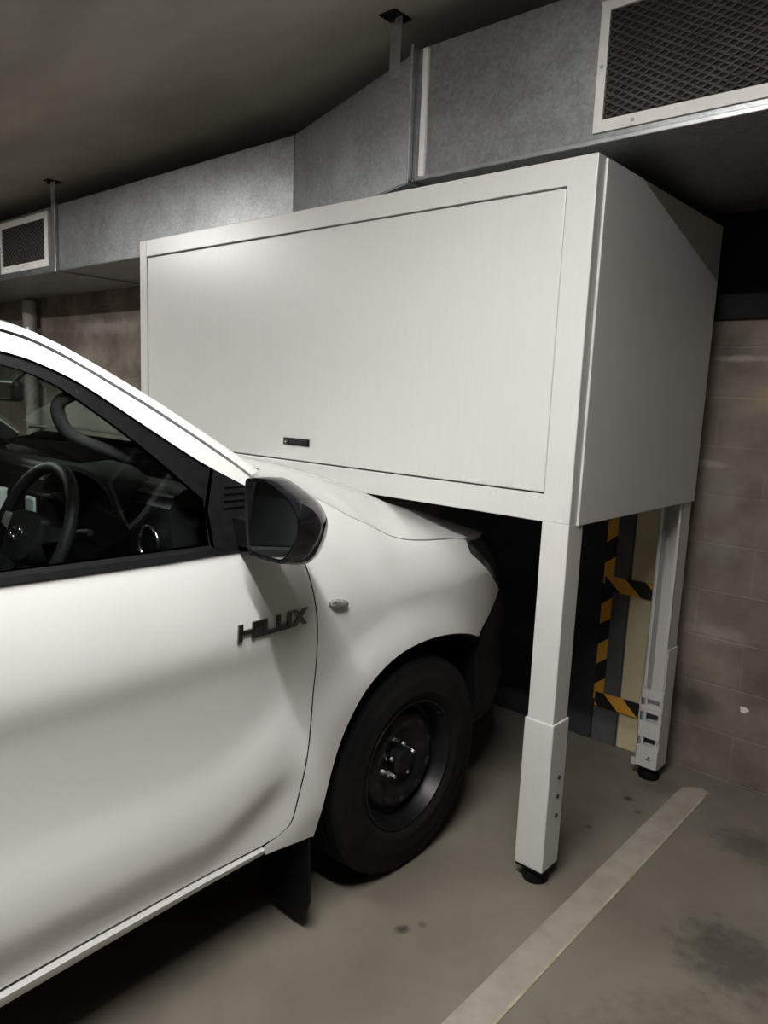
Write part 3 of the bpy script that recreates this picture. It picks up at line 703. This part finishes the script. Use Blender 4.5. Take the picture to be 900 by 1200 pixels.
# cowl, windscreen, roof
ring0 = EDGE[0]
def screen_pt(w, t, off=0):
    x = w.x+(MIR(w.x)-w.x)*t; q = 1-(2*t-1)**2
    return (x, w.y+(.15-.09*sstep(1.33, 1.68, w.z))*q+off, w.z+.012*q)
cut = [i for i, w in enumerate(EDGE) if w.y > -1.37]
scr = [[screen_pt(EDGE[i], k/24) for k in range(25)] for i in cut]
def grid(name, rows_, mat, parent, ang=40, thick=0):
    m = len(rows_[0]); v = [p for r in rows_ for p in r]
    f = [(i*m+k, i*m+k+1, (i+1)*m+k+1, (i+1)*m+k) for i in range(len(rows_)-1) for k in range(m-1)]
    o = mk(name, v, f, mat, parent, ang)
    return o
grid('windscreen', scr, M['screen'], car)
wt = [[(p[0], p[1]+.012, p[2]-.004+.006*j) for p in scr[0]] for j in (0, 1)]
cow = [[(p[0], p[1]+.03-.05*j, p[2]-.012-.006*j) for p in scr[0]] for j in (0, 1, 2)]
grid('cowl', cow, M['black'], car)
for k0, yy in ((6, 0), (14, 0)):
    p, q = scr[1][k0], scr[2][min(24, k0+9)]
    MB().tube([(p[0], p[1]+.02, p[2]+.0), ((p[0]+q[0])/2, (p[1]+q[1])/2+.02, (p[2]+q[2])/2+.012), (q[0], q[1]+.02, q[2]+.004)], .006, 8).build('wiper', M['black'], car, 40)
roof = []
hd = scr[-1]
roof.append(hd)
for i, w in enumerate(EDGE):
    if w.y <= -1.37: roof.append([(w.x+(MIR(w.x)-w.x)*k/24, w.y+(.10*(1-(2*k/24-1)**2))*max(0, 1-(abs(w.y)-1.37)/.3), w.z+.030*(1-(2*k/24-1)**2)) for k in range(25)])
grid('roof', roof, M['paint'], car)
grid('roof_lining', [[(p[0], p[1]-.02, p[2]-.035) for p in r] for r in roof], M['trim'], car)
# front bumper: unpainted black moulding wrapped round the nose
path = [(-.405, .155), (-.418, .26), (-.455, .38), (-.52, .50), (-.62, .60), (-.78, .67), (-1.0, .705), (-1.27, .715)]
path = [tuple(p)[:2] for p in catmull([(a, b, 0) for a, b in path], 4)]
path = path+[(MIR(x), y) for x, y in path[-2::-1]]
rings = []
for i, (x, y) in enumerate(path):
    a = path[max(0, i-1)]; b = path[min(len(path)-1, i+1)]; t = Vector((b[0]-a[0], b[1]-a[1])).normalized(); nrm = Vector((-t.y, t.x)) if False else Vector((t.y, -t.x))
    if nrm.dot(Vector((x-XC, y+.3))) < 0: nrm = -nrm
    zt = .835-.115*sstep(.36, .14, y)
    r = []
    for z, o in ((.33, -.06), (.36, -.01), (.46, .012), (.56, .0), (.62, -.006), (.70, .012), (zt-.02, .0), (zt, -.03), (zt-.01, -.10), (.34, -.12)):
        r.append((x+nrm.x*o, y+nrm.y*o, min(z, zt)))
    rings.append(r)
MB().loft(rings).build('bumper', M['black'], car, 35)
gr = MB().box((XC-.56, .50, .82), (XC+.56, .575, .98), .02).build('radiator_grille', M['black'], car)
for z in (.855, .895, .935): MB().box((XC-.52, .57, z), (XC+.52, .592, z+.016), .004).build('grille_bar', M['black'], gr)
# structure hidden behind the skin: keeps the shut lines and the cabin dark
MB().box((XC-.60, -.74, .40), (XC+.60, .42, .93)).build('engine_bay', M['dark'], car)
MB().box((XC-.80, -.79, .36), (XC+.80, -.74, 1.16)).build('bulkhead', M['dark'], car)
MB().box((XC-.80, -4.0, .34), (XC+.80, -.74, .44)).build('floor_pan', M['dark'], car)
for u in (-.45, .45): MB().box((XC+u-.05, -4.1, .30), (XC+u+.05, .45, .42)).build('chassis_rail', M['dark'], car)
# wheels
RW = .364+FZ
def wheel(y, s):
    xw = sx(s, -.478); o = (xw, y, RW); ax = (s, 0, 0)
    prof = [(.205, -.08), (.235, -.098), (.285, -.1025), (.342, -.096), (.359, -.083), (.3635, -.060)]
    for h in (-.045, 0, .045): prof += [(.364, h-.009), (.356, h-.007), (.356, h+.007), (.364, h+.009)]
    prof += [(.3635, .060), (.359, .083), (.342, .096), (.300, .1005), (.297, .1020), (.285, .1030), (.250, .1005), (.246, .1015), (.235, .098), (.222, .088), (.215, .082), (.205, .05)]
    t = MB().lathe(prof, o, ax, 72).build('wheel', M['rubber'], car, 30)
    rp_ = [(.219, .076), (.2205, .086), (.217, .091), (.210, .090), (.206, .080), (.200, .070), (.192, .045), (.186, .028), (.178, .026), (.168, .040), (.150, .056), (.128, .060), (.108, .052), (.094, .036), (.082, .030), (.050, .030), (.047, .040), (.0465, .058), (.038, .066), (0, .067)]
    r = MB().lathe(rp_, o, ax, 72).build('rim', M['steel'], t, 35)
    for k in range(5):
        a = 2*math.pi*(k+.18)/5; c = (xw, y+.0572*math.cos(a), RW+.0572*math.sin(a))
        MB().lathe([(.0125, .030), (.0125, .034), (.0105, .036), (.0105, .050), (.008, .056), (0, .058)], c, ax, 6).build('lug_nut', M['chrome'], t)
    for k in range(10 if y > -1 and s == 1 else 0):
        a = 2*math.pi*(k+.5)/10; rr = .132; tt = Vector((0, -math.sin(a), math.cos(a))); rd = Vector((0, math.cos(a), math.sin(a)))
        c = Vector((xw+s*.053, y, RW))+rd*rr
        MB().poly([c+tt*(.017*math.cos(q))+rd*(.010*math.sin(q)) for q in [2*math.pi*j/12 for j in range(12)]], (s*.0085, 0, 0)).build('vent_hole', M['dark'], r)
    MB().lathe([(0, -.09), (.10, -.09), (.19, -.07), (.19, -.0)], o, ax, 24).build('brake_drum', M['dark'], t)
    MB().lathe([(.004, .098), (.004, .112), (0, .113)], (xw, y+.19*math.cos(.9), RW+.19*math.sin(.9)), ax, 8).build('valve', M['black'], t)
for s, _ in sides(): wheel(-.215, s); wheel(-3.335, s)
# cabin
DASH = [(-.74, 1.20), (-.78, 1.262), (-.86, 1.290), (-.95, 1.302), (-1.00, 1.296), (-1.025, 1.268), (-1.02, 1.17), (-.985, 1.06), (-1.0, .95), (-.96, .72), (-.74, .70)]
da = MB().poly([(XC+.735, y, z) for y, z in DASH], (-1.47, 0, 0)); bmesh.ops.bevel(da.bm, geom=[e for e in da.bm.edges if abs(e.verts[0].co.x-e.verts[1].co.x) > 1], offset=.015, segments=3, affect='EDGES')
da = da.build('dashboard', M['trim'], car, 40)
rings = []
for t in range(13):                                    # hood over the instruments
    a = math.pi*t/12; x = -.895+.20*math.cos(a); z = 1.235+.085*math.sin(a)
    rings.append([(x, -1.085, z-.004), (x, -1.085, z+.010), (x, -.96, z+.018), (x, -.96, z-.004)])
MB().loft(rings).build('instrument_hood', M['trim'], da, 40)
MB().poly([(-.895+.17*math.cos(a), -1.022+.0*a, 1.215+.062*math.sin(a)) for a in [2*math.pi*k/28 for k in range(28)]], (0, -.012, 0)).build('instrument_panel', M['gloss'], da)
for xa in (-1.195, -1.455): MB().box((xa-.065, -1.066, 1.09), (xa, -1.03, 1.205), .008).build('console_trim', M['pale'], da)
for xx in (-.62, -1.92):
    MB().tube([(xx+.045*math.cos(a), -1.03, 1.155+.045*math.sin(a)) for a in [2*math.pi*k/24 for k in range(24)]], .005, 8, True).build('vent_ring', M['chrome'], da, 50)
    MB().lathe([(0, .0), (.042, .0), (.042, .01), (0, .006)], (xx, -1.02, 1.155), (0, -1, 0), 24).build('air_vent', M['gloss'], da, 40)
MB().box((-1.42, -1.06, .80), (-1.12, -1.01, 1.22), .02).build('centre_console', M['gloss'], da)
# steering wheel
SW = Vector((-.895, -1.205, 1.155)); UP = Vector((0, .375, .927)); NR = Vector((0, -.927, .375)); RT = Vector((1, 0, 0))
def swp(u, v, w=0): return SW+RT*u+UP*v+NR*w
st = MB().tube([swp(.186*math.cos(a), .186*math.sin(a)) for a in [2*math.pi*k/56 for k in range(56)]], .0165, 14, True).build('steering_wheel', M['trim'], car, 60)
hub = [(-.075, .055), (.075, .055), (.090, .02), (.080, -.045), (.04, -.075), (-.04, -.075), (-.080, -.045), (-.090, .02)]
hub = [(p.x, p.y) for p in catmull([(a, b, 0) for a, b in hub], 4, True)]
MB().loft([[swp(u*k, v*k, w) for u, v in hub] for k, w in ((.9, -.05), (1, -.02), (1, .012), (.92, .026), (.6, .034))]).build('horn_pad', M['trim'], st, 40)
for a in (8, 172, 250, 290):
    t = math.radians(a); c, s_ = math.cos(t), math.sin(t)
    MB().loft([[swp(c*r-s_*h, s_*r+c*h, w+q) for h, q in ((-b, -.008), (b, -.008), (b, .008), (-b, .008))] for r, b, w in ((.07, .026, .0), (.12, .020, .003), (.182, .016, .0))]).build('spoke', M['pale'] if a == 172 else M['trim'], st, 40)
em = MB()
for rx, ry, oy in ((.030, .020, 0), (.010, .019, 0), (.019, .007, .011)): em.tube([swp(rx*math.cos(a), oy+ry*math.sin(a)-.004, .036) for a in [2*math.pi*k/28 for k in range(28)]], .0022, 6, True)
em.build('emblem', M['chrome'], st, 60)
MB().tube([swp(0, 0, -.04), swp(0, -.02, -.20)], .035, 16).build('steering_column', M['trim'], st, 40)
for u in (-1, 1): MB().tube([swp(u*.03, .02, -.06), swp(u*.15, .045, -.055), swp(u*.19, .05, -.05)], [.008, .010, .009], 10).build('stalk', M['trim'], st, 40)
# grab handle on the driver's pillar, interior mirror, seats
for s, _ in sides():
    hp = catmull([(sx(s, x), y, z) for x, y, z in ((-.560, -1.235, 1.530), (-.585, -1.268, 1.500), (-.59, -1.258, 1.455), (-.585, -1.232, 1.427), (-.575, -1.175, 1.402), (-.565, -1.110, 1.378), (-.555, -1.070, 1.384), (-.530, -1.045, 1.410))], 5)
    MB().tube(hp, .015, 10).build('grab_handle', M['cloth'], car, 50)
mi = MB().box((XC-.125, -1.135, 1.488), (XC+.125, -1.10, 1.548), .014, 3).build('interior_mirror', M['black'], car)
MB().box((XC-.115, -1.138, 1.495), (XC+.115, -1.133, 1.541), .002).build('mirror_glass', M['mirror'], mi)
MB().tube([(XC, -1.10, 1.53), (XC, -1.05, 1.575)], .010, 10).build('mirror_stem', M['black'], mi, 40)
def rrect(cx_, w, y, z0, z1, k=.25):
    pts = []; h = (z1-z0)/2; cz_ = (z0+z1)/2
    for j in range(20):
        a = 2*math.pi*j/20; c, s_ = math.cos(a), math.sin(a)
        pts.append((cx_+w/2*math.copysign(abs(c)**.5, c), y, cz_+h*math.copysign(abs(s_)**.5, s_)))
    return pts
for cx_ in (-.90, -1.64):
    se = MB().loft([rrect(cx_, .46, y, z0, z1) for y, z0, z1 in ((-1.30, .64, .74), (-1.36, .60, .78), (-1.60, .58, .76), (-1.82, .58, .74))]).build('seat', M['cloth'], car, 50)
    bk = []
    for t in range(8):
        f_ = t/7; z = .70+.62*f_; y = -1.74-.16*f_; w = .46-.10*f_**3
        bk.append([(cx_+w/2*math.copysign(abs(math.cos(a))**.5, math.cos(a)), y+.055*math.copysign(abs(math.sin(a))**.6, math.sin(a)), z) for a in [2*math.pi*j/20 for j in range(20)]])
    MB().loft(bk).build('backrest', M['cloth'], se, 50)
    MB().loft([rrect(cx_, w, y, 1.36-h, 1.36+h+.05) for y, w, h in ((-1.86, .18, .04), (-1.88, .25, .07), (-1.93, .25, .07), (-1.95, .18, .04))]).tube([(cx_-.06, -1.905, 1.28), (cx_-.06, -1.905, 1.36)], .007, 8).tube([(cx_+.06, -1.905, 1.28), (cx_+.06, -1.905, 1.36)], .007, 8).build('headrest', M['cloth'], se, 50)
# back of the cab and the tray
for s, fl in sides():
    panel('cab_corner', [(-2.066, .325), (-2.066, 1.704), (-2.16, 1.70), (-2.16, .325)], x_door, M['paint'], car, flip=fl, step=.05)
    RA = [(-3.335+.47*math.cos(a), .30+.48*math.sin(a)) for a in [math.pi*k/20 for k in range(21)]]
    panel('tray_side', [(-2.19, .40), (-2.19, 1.13), (-4.12, 1.13), (-4.12, .46), (-3.81, .44)]+rev(RA)+[(-2.86, .40)], lambda y, z: x_door(y, z), M['paint'], car, flip=fl, step=.04, depth=.03)
rb = MB().box((MIR(-.44), -2.17, .40), (-.44, -2.14, 1.18), .004).box((MIR(-.60), -2.17, 1.60), (-.60, -2.14, 1.72), .004)
for u in (-.44, MIR(-.44)): rb.poly([(u, -2.17, 1.17), (u+(.10 if u < XC else -.10), -2.17, 1.17), (u+(.26 if u < XC else -.26), -2.17, 1.70), (u+(.19 if u < XC else -.19), -2.17, 1.70)], (0, .03, 0))
rb.build('cab_back', M['paint'], car)
MB().poly([(MIR(-.52), -2.155, 1.17), (-.52, -2.155, 1.17), (-.68, -2.155, 1.62), (MIR(-.68), -2.155, 1.62)], (0, .004, 0)).build('cab_window', M['glass'], car)
MB().box((MIR(-.46), -4.10, .44), (-.46, -2.19, .60)).box((MIR(-.46), -2.22, .6), (-.46, -2.19, 1.1)).build('tray_bed', M['black'], car)
MB().box((MIR(-.42), -4.14, .50), (-.42, -4.10, 1.12), .008).build('tailgate', M['paint'], car)
